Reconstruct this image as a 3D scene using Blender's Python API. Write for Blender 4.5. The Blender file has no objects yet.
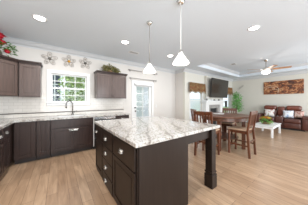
import bpy, bmesh, math, random
from mathutils import Vector, Matrix
rnd = random.Random(7)
S = bpy.context.scene
COL = S.collection
PI = math.pi
R = math.radians

# ------------------------------------------------------------------ camera
cam = bpy.data.cameras.new('camera'); camo = bpy.data.objects.new('camera', cam); COL.objects.link(camo)
cam.sensor_width = 36.0
cam.lens = 129.4 / 308 * 36.0
cam.shift_y = -1.24 / 308
camo.location = (0, 0, 1.302)
camo.rotation_euler = (R(90), 0, -R(36.6))
cam.clip_start = 0.05
S.camera = camo

# ------------------------------------------------------------------ world and exposure
w = bpy.data.worlds.new('sky'); S.world = w; w.use_nodes = True
bg = w.node_tree.nodes['Background']
bg.inputs[0].default_value = (0.86, 0.94, 1.0, 1); bg.inputs[1].default_value = 1.6
S.view_settings.view_transform = 'Standard'
S.view_settings.look = 'None'
S.view_settings.exposure = -0.20
S.view_settings.gamma = 1.0
S.view_settings.use_curve_mapping = False

def area_light(name, loc, rot, sx, sy, power, col=(1, 1, 1)):
    l = bpy.data.lights.new(name, 'AREA'); l.shape = 'RECTANGLE'; l.size = sx; l.size_y = sy
    l.energy = power; l.color = col
    o = bpy.data.objects.new(name, l); COL.objects.link(o); o.location = loc; o.rotation_euler = rot
    return o
# fill lamps added in made-up openings of the wall behind the camera (wall_front, y=-3)
area_light('added_fill', (1.2, -3.05, 1.35), (R(90), 0, 0), 3.6, 2.2, 250, (0.88, 0.95, 1.0))
area_light('added_fill', (6.8, -3.05, 1.35), (R(90), 0, 0), 3.6, 2.2, 225, (0.90, 0.95, 1.0))

# ------------------------------------------------------------------ materials
def new_mat(name):
    m = bpy.data.materials.new(name); m.use_nodes = True
    return m, m.node_tree.nodes, m.node_tree.links, m.node_tree.nodes['Principled BSDF']
def pm(name, col, rough=0.5, metal=0.0, spec=0.5, noise=0.0, scale=8.0, coat=0.0, emit=None, estr=0.0, stretch=(1, 1, 1), bump=0.0):
    m, n, l, b = new_mat(name)
    b.inputs['Base Color'].default_value = (*col, 1)
    b.inputs['Roughness'].default_value = rough; b.inputs['Metallic'].default_value = metal
    b.inputs['Specular IOR Level'].default_value = spec
    b.inputs['Coat Weight'].default_value = coat; b.inputs['Coat Roughness'].default_value = 0.15
    if emit: b.inputs['Emission Color'].default_value = (*emit, 1); b.inputs['Emission Strength'].default_value = estr
    if noise or bump:
        tc = n.new('ShaderNodeTexCoord'); mp = n.new('ShaderNodeMapping'); mp.inputs['Scale'].default_value = stretch
        nz = n.new('ShaderNodeTexNoise'); nz.inputs['Scale'].default_value = scale; nz.inputs['Detail'].default_value = 4
        l.new(tc.outputs['Object'], mp.inputs[0]); l.new(mp.outputs[0], nz.inputs['Vector'])
        if noise:
            cr = n.new('ShaderNodeValToRGB'); cr.color_ramp.elements[0].position = 0.3; cr.color_ramp.elements[1].position = 0.7
            cr.color_ramp.elements[0].color = (*[c * (1 - noise) for c in col], 1)
            cr.color_ramp.elements[1].color = (*[min(1, c * (1 + noise)) for c in col], 1)
            l.new(nz.outputs['Fac'], cr.inputs[0]); l.new(cr.outputs[0], b.inputs['Base Color'])
        if bump:
            bp = n.new('ShaderNodeBump'); bp.inputs['Strength'].default_value = bump; bp.inputs['Distance'].default_value = 0.01
            l.new(nz.outputs['Fac'], bp.inputs['Height']); l.new(bp.outputs[0], b.inputs['Normal'])
    return m
def ramp_mat(name, stops, scale, rough=0.5, stretch=(1, 1, 1), distort=0.0, wave=False, coat=0.0, detail=5, rot=(0, 0, 0)):
    m, n, l, b = new_mat(name)
    tc = n.new('ShaderNodeTexCoord'); mp = n.new('ShaderNodeMapping')
    mp.inputs['Scale'].default_value = stretch; mp.inputs['Rotation'].default_value = rot
    l.new(tc.outputs['Object'], mp.inputs[0])
    if wave:
        t = n.new('ShaderNodeTexWave'); t.inputs['Distortion'].default_value = distort; t.inputs['Detail Scale'].default_value = 1.2
        t.inputs['Detail'].default_value = detail
    else:
        t = n.new('ShaderNodeTexNoise'); t.inputs['Distortion'].default_value = distort; t.inputs['Detail'].default_value = detail
    t.inputs['Scale'].default_value = scale
    l.new(mp.outputs[0], t.inputs['Vector'])
    cr = n.new('ShaderNodeValToRGB'); e = cr.color_ramp.elements
    while len(e) < len(stops): e.new(0.5)
    for i, (p, c) in enumerate(stops): e[i].position = p; e[i].color = (*c, 1)
    l.new(t.outputs['Fac'], cr.inputs[0]); l.new(cr.outputs[0], b.inputs['Base Color'])
    b.inputs['Roughness'].default_value = rough; b.inputs['Coat Weight'].default_value = coat; b.inputs['Coat Roughness'].default_value = 0.05
    return m

M = {}
M['wall'] = pm('wall_paint', (0.67, 0.64, 0.605), 0.8, spec=0.2)
M['wall_lr'] = pm('living_wall_paint', (0.67, 0.65, 0.585), 0.8, spec=0.2)
M['ceiling'] = pm('ceiling_paint', (0.70, 0.76, 0.82), 0.9, spec=0.1)
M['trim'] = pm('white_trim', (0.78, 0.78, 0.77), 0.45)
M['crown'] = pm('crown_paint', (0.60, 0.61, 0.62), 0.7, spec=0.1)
M['white'] = pm('white_satin', (0.80, 0.80, 0.79), 0.35)
M['cab'] = pm('espresso_cabinet', (0.034, 0.020, 0.017), 0.32, spec=0.30, noise=0.22, scale=5, stretch=(6, 6, 0.6), coat=0.05)
M['cab_up'] = pm('upper_cabinet', (0.098, 0.066, 0.056), 0.34, spec=0.4, noise=0.15, scale=5, stretch=(6, 6, 0.6), coat=0.25)
M['cab_dark'] = pm('cabinet_shadow_gap', (0.018, 0.012, 0.010), 0.5)
M['isl'] = pm('island_cabinet', (0.018, 0.011, 0.008), 0.38, spec=0.25, noise=0.15, scale=5, stretch=(6, 6, 0.6), coat=0.0)
M['nickel'] = pm('brushed_nickel', (0.80, 0.78, 0.74), 0.22, metal=1.0)
M['dark_metal'] = pm('dark_bronze', (0.05, 0.045, 0.04), 0.4, metal=0.8)
M['steel'] = pm('stainless_steel', (0.70, 0.70, 0.71), 0.25, metal=1.0)
M['black'] = pm('gloss_black', (0.012, 0.012, 0.013), 0.15)
M['faucet'] = pm('satin_faucet', (0.36, 0.35, 0.33), 0.25, metal=1.0)
M['blackmat'] = pm('matt_black', (0.02, 0.02, 0.02), 0.6)
M['chair'] = pm('cherry_wood', (0.10, 0.032, 0.014), 0.3, noise=0.35, scale=4, stretch=(5, 5, 0.8), coat=0.3)
M['table'] = pm('table_wood', (0.12, 0.048, 0.026), 0.36, noise=0.25, scale=3, stretch=(1, 8, 1), coat=0.05)
M['seat'] = pm('tan_seat_fabric', (0.36, 0.24, 0.16), 0.7, noise=0.1, scale=20)
M['leather'] = pm('brown_leather', (0.085, 0.026, 0.018), 0.33, noise=0.25, scale=6, coat=0.15, bump=0.15)
M['leather_red'] = pm('worn_red_brown_leather', (0.16, 0.040, 0.022), 0.30, noise=0.3, scale=6, coat=0.2, bump=0.15)
M['leaf'] = pm('green_leaf', (0.07, 0.20, 0.03), 0.5, noise=0.4, scale=12)
M['leaf_bright'] = pm('bright_leaf', (0.17, 0.44, 0.10), 0.5, noise=0.4, scale=10)
M['leaf_olive'] = pm('olive_leaf', (0.21, 0.19, 0.06), 0.6, noise=0.8, scale=20)
M['leaf_out'] = pm('garden_leaf', (0.55, 0.66, 0.27), 0.6, noise=0.4, scale=3)
M['red'] = pm('red_petal', (0.40, 0.004, 0.018), 0.5, noise=0.3, scale=15)
M['yellow'] = pm('yellow_petal', (0.75, 0.58, 0.08), 0.5, noise=0.2, scale=15)
M['orange'] = pm('orange_petal', (0.65, 0.20, 0.05), 0.5, noise=0.2, scale=15)
M['pink'] = pm('pink_petal', (0.70, 0.45, 0.42), 0.5)
M['wicker'] = pm('wicker', (0.20, 0.12, 0.06), 0.8, noise=0.4, scale=40, bump=0.5)
M['bark'] = pm('bark', (0.12, 0.08, 0.05), 0.8, noise=0.3, scale=12)
M['wire'] = pm('pale_wire', (0.22, 0.18, 0.15), 0.4, metal=0.5)
M['petal_sheer'] = pm('sheer_petal', (0.50, 0.45, 0.40), 0.4, noise=0.2, scale=25)
M['amber'] = pm('amber_glass', (0.70, 0.36, 0.04), 0.2)
M['smoke'] = pm('smoked_glass_bead', (0.12, 0.11, 0.09), 0.2)
M['shade'] = pm('frosted_glass_shade', (0.95, 0.93, 0.90), 0.3, emit=(1.0, 0.96, 0.90), estr=2.2)
M['lens'] = pm('lamp_lens', (1, 1, 1), 0.4, emit=(1.0, 0.97, 0.93), estr=16.0)
M['fabric_w'] = pm('white_drape', (0.78, 0.78, 0.78), 0.8)
M['rod'] = pm('grey_rod', (0.34, 0.32, 0.31), 0.4, metal=0.6)
M['wood_fan'] = pm('oak_blade', (0.40, 0.19, 0.075), 0.35, noise=0.2, scale=4, stretch=(1, 8, 1))
M['house'] = pm('neighbour_siding', (0.30, 0.32, 0.34), 0.8, noise=0.1, scale=2)
M['roofm'] = pm('neighbour_shingle', (0.22, 0.22, 0.23), 0.9, noise=0.2, scale=10)
M['lawn'] = pm('lawn', (0.30, 0.42, 0.18), 0.9, noise=0.3, scale=3)
M['tile_grey'] = pm('hearth_stone', (0.32, 0.31, 0.30), 0.4, noise=0.15, scale=5)
M['vent'] = pm('vent_metal', (0.45, 0.45, 0.45), 0.5)
M['valance'] = ramp_mat('patterned_valance', [(0.3, (0.10, 0.035, 0.018)), (0.45, (0.27, 0.11, 0.045)), (0.55, (0.17, 0.12, 0.05)), (0.7, (0.40, 0.22, 0.10))], 14, 0.9)
M['fringe'] = pm('beige_fringe', (0.35, 0.28, 0.20), 0.9, noise=0.4, scale=40)
M['painting'] = ramp_mat('painting_canvas', [(0.33, (0.035, 0.014, 0.008)), (0.45, (0.13, 0.04, 0.018)), (0.53, (0.33, 0.10, 0.03)), (0.60, (0.60, 0.34, 0.16)), (0.66, (0.12, 0.05, 0.03))], 7.0, 0.5, stretch=(1, 0.9, 1.5), distort=1.0, detail=10)
M['pillow_w'] = ramp_mat('floral_white_pillow', [(0.36, (0.35, 0.06, 0.04)), (0.42, (0.74, 0.70, 0.66)), (0.60, (0.78, 0.75, 0.72)), (0.66, (0.30, 0.30, 0.18))], 7, 0.8)
M['pillow_b'] = ramp_mat('blue_white_pillow', [(0.34, (0.36, 0.05, 0.05)), (0.40, (0.70, 0.74, 0.80)), (0.58, (0.74, 0.77, 0.82)), (0.68, (0.30, 0.42, 0.60))], 6, 0.8)
M['pillow_p'] = ramp_mat('pink_floral_pillow', [(0.35, (0.30, 0.10, 0.08)), (0.45, (0.62, 0.40, 0.34)), (0.60, (0.66, 0.52, 0.45)), (0.66, (0.34, 0.20, 0.14))], 8, 0.8)

def granite():
    m, n, l, b = new_mat('granite')
    tc = n.new('ShaderNodeTexCoord')
    mp = n.new('ShaderNodeMapping'); mp.inputs['Rotation'].default_value = (0.2, 0.1, R(52)); mp.inputs['Scale'].default_value = (1.0, 0.42, 1)
    l.new(tc.outputs['Object'], mp.inputs[0])
    wv = n.new('ShaderNodeTexWave'); wv.inputs['Scale'].default_value = 1.9; wv.inputs['Distortion'].default_value = 6.5
    wv.inputs['Detail'].default_value = 3; wv.inputs['Detail Scale'].default_value = 1.3; wv.inputs['Detail Roughness'].default_value = 0.55
    l.new(mp.outputs[0], wv.inputs['Vector'])
    c1 = n.new('ShaderNodeValToRGB'); e = c1.color_ramp.elements
    e[0].position = 0.0; e[0].color = (0.30, 0.275, 0.26, 1); e[1].position = 1.0; e[1].color = (0.55, 0.54, 0.52, 1)
    for p, c in ((0.05, (0.42, 0.39, 0.36)), (0.12, (0.52, 0.50, 0.47)), (0.24, (0.54, 0.53, 0.50)), (0.28, (0.34, 0.30, 0.27)), (0.33, (0.54, 0.52, 0.49)),
                 (0.50, (0.56, 0.55, 0.53)), (0.54, (0.38, 0.34, 0.29)), (0.58, (0.54, 0.52, 0.50)), (0.78, (0.56, 0.55, 0.53)), (0.83, (0.34, 0.32, 0.30)), (0.88, (0.50, 0.49, 0.47))):
        k = e.new(p); k.color = (*c, 1)
    l.new(wv.outputs['Fac'], c1.inputs[0])
    nz = n.new('ShaderNodeTexNoise'); nz.inputs['Scale'].default_value = 34; nz.inputs['Detail'].default_value = 6
    l.new(tc.outputs['Object'], nz.inputs['Vector'])
    c2 = n.new('ShaderNodeValToRGB'); e2 = c2.color_ramp.elements
    e2[0].position = 0.34; e2[0].color = (0.34, 0.28, 0.22, 1); e2[1].position = 0.50; e2[1].color = (0.86, 0.86, 0.86, 1)
    l.new(nz.outputs['Fac'], c2.inputs[0])
    mx = n.new('ShaderNodeMix'); mx.data_type = 'RGBA'; mx.blend_type = 'MULTIPLY'; mx.inputs[0].default_value = 0.85
    l.new(c1.outputs[0], mx.inputs[6]); l.new(c2.outputs[0], mx.inputs[7]); l.new(mx.outputs[2], b.inputs['Base Color'])
    b.inputs['Roughness'].default_value = 0.12
    return m
M['granite'] = granite()

def floor_mat():
    m, n, l, b = new_mat('hardwood_floor')
    tc = n.new('ShaderNodeTexCoord'); sp = n.new('ShaderNodeSeparateXYZ'); cb = n.new('ShaderNodeCombineXYZ')
    l.new(tc.outputs['Object'], sp.inputs[0]); l.new(sp.outputs['Y'], cb.inputs['X']); l.new(sp.outputs['X'], cb.inputs['Y'])
    br = n.new('ShaderNodeTexBrick'); br.offset = 0.37; br.inputs['Scale'].default_value = 1.0
    br.inputs['Brick Width'].default_value = 1.15; br.inputs['Row Height'].default_value = 0.125
    br.inputs['Mortar Size'].default_value = 0.0022; br.inputs['Mortar Smooth'].default_value = 0.2; br.inputs['Bias'].default_value = 0.0
    br.inputs['Color1'].default_value = (0.34, 0.222, 0.142, 1); br.inputs['Color2'].default_value = (0.45, 0.312, 0.208, 1)
    br.inputs['Mortar'].default_value = (0.13, 0.075, 0.045, 1)
    l.new(cb.outputs[0], br.inputs['Vector'])
    mp = n.new('ShaderNodeMapping'); mp.inputs['Scale'].default_value = (1.2, 9, 1); l.new(cb.outputs[0], mp.inputs[0])
    nz = n.new('ShaderNodeTexNoise'); nz.inputs['Scale'].default_value = 2.2; nz.inputs['Detail'].default_value = 6; nz.inputs['Distortion'].default_value = 0.8
    l.new(mp.outputs[0], nz.inputs['Vector'])
    cr = n.new('ShaderNodeValToRGB'); e = cr.color_ramp.elements
    e[0].position = 0.30; e[0].color = (0.74, 0.70, 0.66, 1); e[1].position = 0.68; e[1].color = (1.1, 1.08, 1.05, 1)
    l.new(nz.outputs['Fac'], cr.inputs[0])
    mx = n.new('ShaderNodeMix'); mx.data_type = 'RGBA'; mx.blend_type = 'MULTIPLY'; mx.inputs[0].default_value = 1.0
    l.new(br.outputs['Color'], mx.inputs[6]); l.new(cr.outputs[0], mx.inputs[7]); l.new(mx.outputs[2], b.inputs['Base Color'])
    b.inputs['Roughness'].default_value = 0.30
    return m
M['floor'] = floor_mat()

def tile_mat():
    m, n, l, b = new_mat('glazed_subway_tile')
    tc = n.new('ShaderNodeTexCoord'); sp = n.new('ShaderNodeSeparateXYZ'); cb = n.new('ShaderNodeCombineXYZ'); ad = n.new('ShaderNodeMath')
    l.new(tc.outputs['Object'], sp.inputs[0]); l.new(sp.outputs['X'], ad.inputs[0]); l.new(sp.outputs['Y'], ad.inputs[1])
    l.new(ad.outputs[0], cb.inputs['X']); l.new(sp.outputs['Z'], cb.inputs['Y'])
    br = n.new('ShaderNodeTexBrick'); br.inputs['Scale'].default_value = 1.0; br.inputs['Brick Width'].default_value = 0.15; br.inputs['Row Height'].default_value = 0.075
    br.inputs['Mortar Size'].default_value = 0.0025
    br.inputs['Color1'].default_value = (0.70, 0.66, 0.61, 1); br.inputs['Color2'].default_value = (0.64, 0.60, 0.55, 1); br.inputs['Mortar'].default_value = (0.50, 0.46, 0.42, 1)
    l.new(cb.outputs[0], br.inputs['Vector']); l.new(br.outputs['Color'], b.inputs['Base Color'])
    b.inputs['Roughness'].default_value = 0.2
    return m
M['tile'] = tile_mat()

def glass_mat():
    m, n, l, b = new_mat('window_glass')
    n.remove(b); out = n['Material Output']
    tr = n.new('ShaderNodeBsdfTransparent'); tr.inputs[0].default_value = (0.97, 0.99, 1, 1)
    gl = n.new('ShaderNodeBsdfGlossy'); gl.inputs['Roughness'].default_value = 0.02
    mx = n.new('ShaderNodeMixShader'); mx.inputs[0].default_value = 0.012
    l.new(tr.outputs[0], mx.inputs[1]); l.new(gl.outputs[0], mx.inputs[2]); l.new(mx.outputs[0], out.inputs[0])
    return m
M['glass'] = glass_mat()

# ------------------------------------------------------------------ mesh helpers
class MB:
    def __init__(s): s.bm = bmesh.new()
    def _add(s, t, mat=None):
        if mat is not None: bmesh.ops.transform(t, matrix=mat, verts=t.verts)
        me = bpy.data.meshes.new('t'); t.to_mesh(me); t.free(); s.bm.from_mesh(me); bpy.data.meshes.remove(me)
        return s
    def box(s, x0, x1, y0, y1, z0, z1, r=0.0, seg=2, mat=None):
        t = bmesh.new(); bmesh.ops.create_cube(t, size=1)
        for v in t.verts: v.co = Vector(((x0 + x1) / 2 + v.co.x * (x1 - x0), (y0 + y1) / 2 + v.co.y * (y1 - y0), (z0 + z1) / 2 + v.co.z * (z1 - z0)))
        if r > 0: bmesh.ops.bevel(t, geom=list(t.edges), offset=r, segments=seg, profile=0.5, affect='EDGES', clamp_overlap=True)
        return s._add(t, mat)
    def lathe(s, prof, seg=24, mat=None, cx=0, cy=0):
        t = bmesh.new(); rings = []
        for (r, z) in prof:
            rings.append([t.verts.new((cx + r * math.cos(2 * PI * i / seg), cy + r * math.sin(2 * PI * i / seg), z)) for i in range(seg)])
        for a, b in zip(rings, rings[1:]):
            for i in range(seg):
                j = (i + 1) % seg; t.faces.new((a[i], a[j], b[j], b[i]))
        if prof[0][0] > 1e-4: t.faces.new(list(reversed(rings[0])))
        if prof[-1][0] > 1e-4: t.faces.new(rings[-1])
        bmesh.ops.remove_doubles(t, verts=t.verts, dist=1e-6)
        bmesh.ops.recalc_face_normals(t, faces=t.faces)
        return s._add(t, mat)
    def tube(s, pts, r, seg=8, r1=None):
        pts = [Vector(p) for p in pts]; t = bmesh.new(); rings = []; n = len(pts)
        up = None
        for i, p in enumerate(pts):
            d = (pts[min(i + 1, n - 1)] - pts[max(i - 1, 0)]).normalized()
            if up is None: up = Vector((0, 0, 1)) if abs(d.z) < 0.9 else Vector((1, 0, 0))
            a = d.cross(up).normalized(); b = a.cross(d).normalized(); up = b
            rr = r if r1 is None else r + (r1 - r) * i / (n - 1)
            rings.append([t.verts.new(p + (a * math.cos(2 * PI * k / seg) + b * math.sin(2 * PI * k / seg)) * rr) for k in range(seg)])
        for a, b in zip(rings, rings[1:]):
            for i in range(seg):
                j = (i + 1) % seg; t.faces.new((a[i], a[j], b[j], b[i]))
        t.faces.new(list(reversed(rings[0]))); t.faces.new(rings[-1])
        bmesh.ops.recalc_face_normals(t, faces=t.faces)
        return s._add(t)
    def bar(s, p0, p1, w, h):   # square bar between two points
        p0, p1 = Vector(p0), Vector(p1); d = p1 - p0; L = d.length
        q = d.to_track_quat('Z', 'Y').to_matrix().to_4x4() if abs(d.normalized().z) < 0.999 else Matrix.Identity(4)
        if abs(d.normalized().z) >= 0.9 and abs(d.normalized().z) < 0.999:
            z = d.normalized(); x = Vector((1, 0, 0)); x = (x - z * x.dot(z)).normalized(); y = z.cross(x)
            q = Matrix((x, y, z)).transposed().to_4x4()
        return s.box(-w / 2, w / 2, -h / 2, h / 2, 0, L, mat=Matrix.Translation(p0) @ q) if d.z >= 0 or abs(d.normalized().z) < 0.999 else s.box(-w / 2, w / 2, -h / 2, h / 2, 0, L, mat=Matrix.Translation(p1))
    def ball(s, c, rx, ry=None, rz=None, sub=2):
        ry = ry or rx; rz = rz or rx
        t = bmesh.new(); bmesh.ops.create_icosphere(t, subdivisions=sub, radius=1)
        for v in t.verts: v.co = Vector((c[0] + v.co.x * rx, c[1] + v.co.y * ry, c[2] + v.co.z * rz))
        return s._add(t)
    def leaf(s, p, d, L, W, fold=0.25):
        p = Vector(p); d = Vector(d).normalized()
        side = d.cross(Vector((0, 0, 1)));
        if side.length < 1e-3: side = Vector((1, 0, 0))
        side.normalize(); nrm = side.cross(d)
        a = s.bm.verts.new(p); m = p + d * L * 0.5
        b = s.bm.verts.new(m + side * W / 2 + nrm * W * fold); c = s.bm.verts.new(m - side * W / 2 + nrm * W * fold)
        k = s.bm.verts.new(m); e = s.bm.verts.new(p + d * L - nrm * L * 0.12)
        s.bm.faces.new((a, b, k)); s.bm.faces.new((b, e, k)); s.bm.faces.new((a, k, c)); s.bm.faces.new((k, e, c))
        return s
    def cloud(s, c, rx, ry, rz, n, L, W):
        for _ in range(n):
            v = Vector((rnd.gauss(0, 1), rnd.gauss(0, 1), rnd.gauss(0, 1))).normalized() * (rnd.random() ** 0.4)
            p = Vector((c[0] + v.x * rx, c[1] + v.y * ry, c[2] + v.z * rz))
            d = v * 0.8 + Vector((rnd.uniform(-1, 1), rnd.uniform(-1, 1), rnd.uniform(-0.8, 0.5)))
            s.leaf(p, d, L * rnd.uniform(0.7, 1.3), W * rnd.uniform(0.7, 1.3))
        return s
    def build(s, name, mat, parent=None, loc=None, rotz=0, smooth=False):
        me = bpy.data.meshes.new(name); s.bm.to_mesh(me); s.bm.free()
        o = bpy.data.objects.new(name, me); COL.objects.link(o)
        if isinstance(mat, str): mat = M[mat]
        me.materials.append(mat)
        if smooth:
            for p in me.polygons: p.use_smooth = True
        if parent is not None: o.parent = parent
        if loc is not None: o.location = loc; o.rotation_euler = (0, 0, rotz)
        return o

def tag(o, label=None, cat=None, group=None, kind=None):
    if label: o['label'] = label
    if cat: o['category'] = cat
    if group: o['group'] = group
    if kind: o['kind'] = kind
    return o
def thing(name, label, cat, loc=(0, 0, 0), rotz=0, group=None):
    o = bpy.data.objects.new(name, None); COL.objects.link(o); o.location = loc; o.rotation_euler = (0, 0, rotz)
    o.empty_display_size = 0.1
    return tag(o, label, cat, group)
def struct(name, mb, mat): return tag(mb.build(name, mat), kind='structure')
def spart(name, mb, mat, parent, smooth=False): return mb.build(name, mat, parent, smooth=smooth)
def copy_tree(o, parent=None):
    c = o.copy(); COL.objects.link(c); c.parent = parent
    for ch in list(o.children): copy_tree(ch, c)
    return c
def dup(root, loc, rotz, label, group=None):
    c = copy_tree(root); c.location = loc; c.rotation_euler = (0, 0, rotz); c['label'] = label
    if group: c['group'] = group
    return c

# ------------------------------------------------------------------ the setting
YW = 4.364; XL = -1.345; XF = 9.33; YL = 3.80; XJ = 4.53; YB = -3.0; ZC = 2.74; T = 0.12
struct('floor', MB().box(XL - T, XF + T, YB - T, YW + T, -0.12, 0), 'floor')

def wall_x(x0, x1, y0, y1, z1, holes):     # wall along X with rectangular holes (xa, xb, za, zb)
    m = MB(); xs = x0
    for (a, b, za, zb) in sorted(holes):
        m.box(xs, a, y0, y1, 0, z1)
        if za > 0: m.box(a, b, y0, y1, 0, za)
        m.box(a, b, y0, y1, zb, z1); xs = b
    m.box(xs, x1, y0, y1, 0, z1)
    return m
KW = (-0.15, 0.70, 1.27, 2.05)
struct('wall_back', wall_x(XL - T, XJ, YW, YW + T, ZC, [KW, (2.30, 3.12, 0, 2.0)]), 'wall')
LW = [(4.90, 5.84, 0.55, 2.10), (8.02, 8.96, 0.55, 2.10)]
ZT = 2.98
struct('wall_living_back', wall_x(XJ, XF + T, YL, YL + T, ZC, LW), 'wall_lr')
struct('wall_jog', MB().box(XJ, XJ + T, YL + T, YW + T, 0, ZC), 'wall')
struct('wall_left', MB().box(XL - T, XL, YB, YW, 0, ZC), 'wall')
struct('wall_far', MB().box(XF, XF + T, YB, YL, 0, ZC), 'wall_lr')
# wall behind the camera, with two wide openings added to let fill light in
struct('wall_front', wall_x(XL - T, XF + T, YB - T, YB, ZC, [(-0.7, 3.1, 0.1, 2.5), (4.9, 8.7, 0.1, 2.5)]), 'wall')
# ceiling with the raised tray over the living room
TX0, TX1, TY0, TY1 = 4.55, 8.75, -1.6, 3.19
m = MB()
m.box(XL - T, TX0, YB - T, YW + T, ZC, ZC + 0.1)
m.box(TX1, XF + T, YB - T, YW + T, ZC, ZC + 0.1)
m.box(TX0, TX1, YB - T, TY0, ZC, ZC + 0.1); m.box(TX0, TX1, TY1, YW + T, ZC, ZC + 0.1)
m.box(TX0 - 0.02, TX1 + 0.02, TY0 - 0.02, TY1 + 0.02, ZT, ZT + 0.1)
m.box(TX0 - 0.05, TX0, TY0, TY1, ZC + 0.1, ZT); m.box(TX1, TX1 + 0.05, TY0, TY1, ZC + 0.1, ZT)
m.box(TX0, TX1, TY0 - 0.05, TY0, ZC + 0.1, ZT); m.box(TX0, TX1, TY1, TY1 + 0.05, ZC + 0.1, ZT)
struct('ceiling', m, 'ceiling')

def crown(p0, p1, inward, z, size=0.13):    # moulding swept between two points; inward = unit vector into the room
    p0, p1, n = Vector(p0), Vector(p1), Vector(inward)
    prof = [(0, 0), (0.012, 0), (0.02, 0.25), (0.35, 0.45), (0.62, 0.85), (0.78, 0.88), (0.78, 1.0), (0, 1.0)]
    t = bmesh.new(); a = []; b = []
    for (u, v) in prof:
        o = Vector((n.x * u * size, n.y * u * size, z - size + v * size))
        a.append(t.verts.new(Vector((p0.x, p0.y, 0)) + o)); b.append(t.verts.new(Vector((p1.x, p1.y, 0)) + o))
    k = len(prof)
    for i in range(k):
        j = (i + 1) % k; t.faces.new((a[i], a[j], b[j], b[i]))
    t.faces.new(a); t.faces.new(list(reversed(b))); bmesh.ops.recalc_face_normals(t, faces=t.faces)
    return t
def crown_run(segs, name):
    m = MB()
    for s in segs: m._add(crown(*s))
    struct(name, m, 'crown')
crown_run([((XL, YW, 0), (XJ, YW, 0), (0, -1, 0), ZC)], 'trim_1')
crown_run([((XL, YB, 0), (XL, YW, 0), (1, 0, 0), ZC)], 'trim_2')
crown_run([((XJ, YW, 0), (XJ, YL, 0), (-1, 0, 0), ZC)], 'trim_3')
crown_run([((XJ - 0.1, YL, 0), (XF, YL, 0), (0, -1, 0), ZC)], 'trim_4')
crown_run([((XF, YB, 0), (XF, YL, 0), (-1, 0, 0), ZC)], 'trim_5')
crown_run([((TX0, TY1, 0), (TX1, TY1, 0), (0, -1, 0), ZT, 0.11), ((TX1, TY0, 0), (TX1, TY1, 0), (-1, 0, 0), ZT, 0.11),
           ((TX0, TY0, 0), (TX0, TY1, 0), (1, 0, 0), ZT, 0.11), ((TX0, TY0, 0), (TX1, TY0, 0), (0, 1, 0), ZT, 0.11)], 'trim_6')
# baseboards
def base(name, x0, x1, y0, y1): struct(name, MB().box(x0, x1, y0, y1, 0, 0.13, 0.004, 1), 'trim')
base('baseboard_back', 3.22, XJ - 0.002, YW - 0.016, YW)
base('baseboard_jog', XJ - 0.016, XJ, YL, YW - 0.017)
base('baseboard_living', XJ, 5.94, YL - 0.016, YL)
base('baseboard_living_right', 7.77, XF - 0.018, YL - 0.016, YL)
base('baseboard_far', XF - 0.016, XF, YB, YL)

# ------------------------------------------------------------------ kitchen window
def window(name, x0, x1, z0, z1, y, cols, rows, casing=0.085, depth=T, stool=True, bw=0.018):
    f = MB()
    yf = y - 0.02
    for (a, b, c, d) in ((x0 - casing, x0, z0 - casing, z1 + casing), (x1, x1 + casing, z0 - casing, z1 + casing),
                         (x0, x1, z1, z1 + casing), (x0, x1, z0 - casing, z0)):
        f.box(a, b, yf, y, c, d, 0.004, 1)
    root = struct(name, f, 'trim')
    s = MB(); e = 0.035; ys0, ys1 = y + 0.05, y + 0.085
    for (a, b, c, d) in ((x0, x0 + e, z0, z1), (x1 - e, x1, z0, z1), (x0 + e, x1 - e, z1 - e, z1), (x0 + e, x1 - e, z0, z0 + e)):
        s.box(a, b, ys0, ys1, c, d)
    zm = (z0 + z1) / 2; s.box(x0 + e, x1 - e, ys0 - 0.01, ys1, zm - 0.018, zm + 0.018)
    spart('window_frame', s, 'white', root)
    g = MB()
    for i in range(1, cols):
        x = x0 + e + (x1 - x0 - 2 * e) * i / cols; g.box(x - bw / 2, x + bw / 2, ys0 + 0.005, ys1 - 0.005, z0 + e, z1 - e)
    for j in range(1, rows):
        if rows % 2 == 0 and j == rows // 2: continue
        z = z0 + (z1 - z0) * j / rows; g.box(x0 + e, x1 - e, ys0 + 0.006, ys1 - 0.006, z - bw / 2, z + bw / 2)
    if cols > 1 or rows > 2: spart('muntins', g, 'white', root)
    else: g.bm.free()
    spart('window_pane', MB().box(x0 + e, x1 - e, ys0 + 0.015, ys0 + 0.019, z0 + e, z1 - e), 'glass', root)
    if stool: spart('window_sill', MB().box(x0 - casing - 0.01, x1 + casing + 0.01, y - 0.045, y - 0.021, z0 - 0.02, z0 + 0.005, 0.004, 1).box(x0, x1, y - 0.021, y + 0.05, z0 - 0.001, z0 + 0.005), 'trim', root)
    return root
window('window_1', *KW, YW, 3, 4)
window('window_2', *LW[0], YL, 1, 2, casing=0.07)
window('window_3', *LW[1], YL, 1, 2, casing=0.07)

# glass door to the garden
dr = struct('door_1', MB().box(2.30, 2.42, YW + 0.03, YW + 0.075, 0.01, 1.99).box(3.00, 3.12, YW + 0.03, YW + 0.075, 0.01, 1.99)
            .box(2.42, 3.00, YW + 0.03, YW + 0.075, 1.87, 1.99).box(2.42, 3.00, YW + 0.03, YW + 0.075, 0.01, 0.28), 'white')
spart('window_pane', MB().box(2.42, 3.00, YW + 0.05, YW + 0.055, 0.28, 1.87), 'glass', dr)
g = MB()
for z in (0.68, 1.08, 1.28, 1.60): g.box(2.42, 3.00, YW + 0.038, YW + 0.068, z - 0.011, z + 0.011)
g.box(2.70, 2.722, YW + 0.038, YW + 0.068, 0.28, 1.87)
spart('muntins', g, 'white', dr)
spart('door_knob', MB().ball((2.36, YW - 0.01, 0.93), 0.028).tube([(2.36, YW + 0.03, 0.93), (2.36, YW - 0.01, 0.93)], 0.012), 'dark_metal', dr, True)
spart('deadbolt', MB().tube([(2.36, YW + 0.03, 1.06), (2.36, YW - 0.002, 1.06)], 0.027, 12), 'dark_metal', dr, True)
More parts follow.
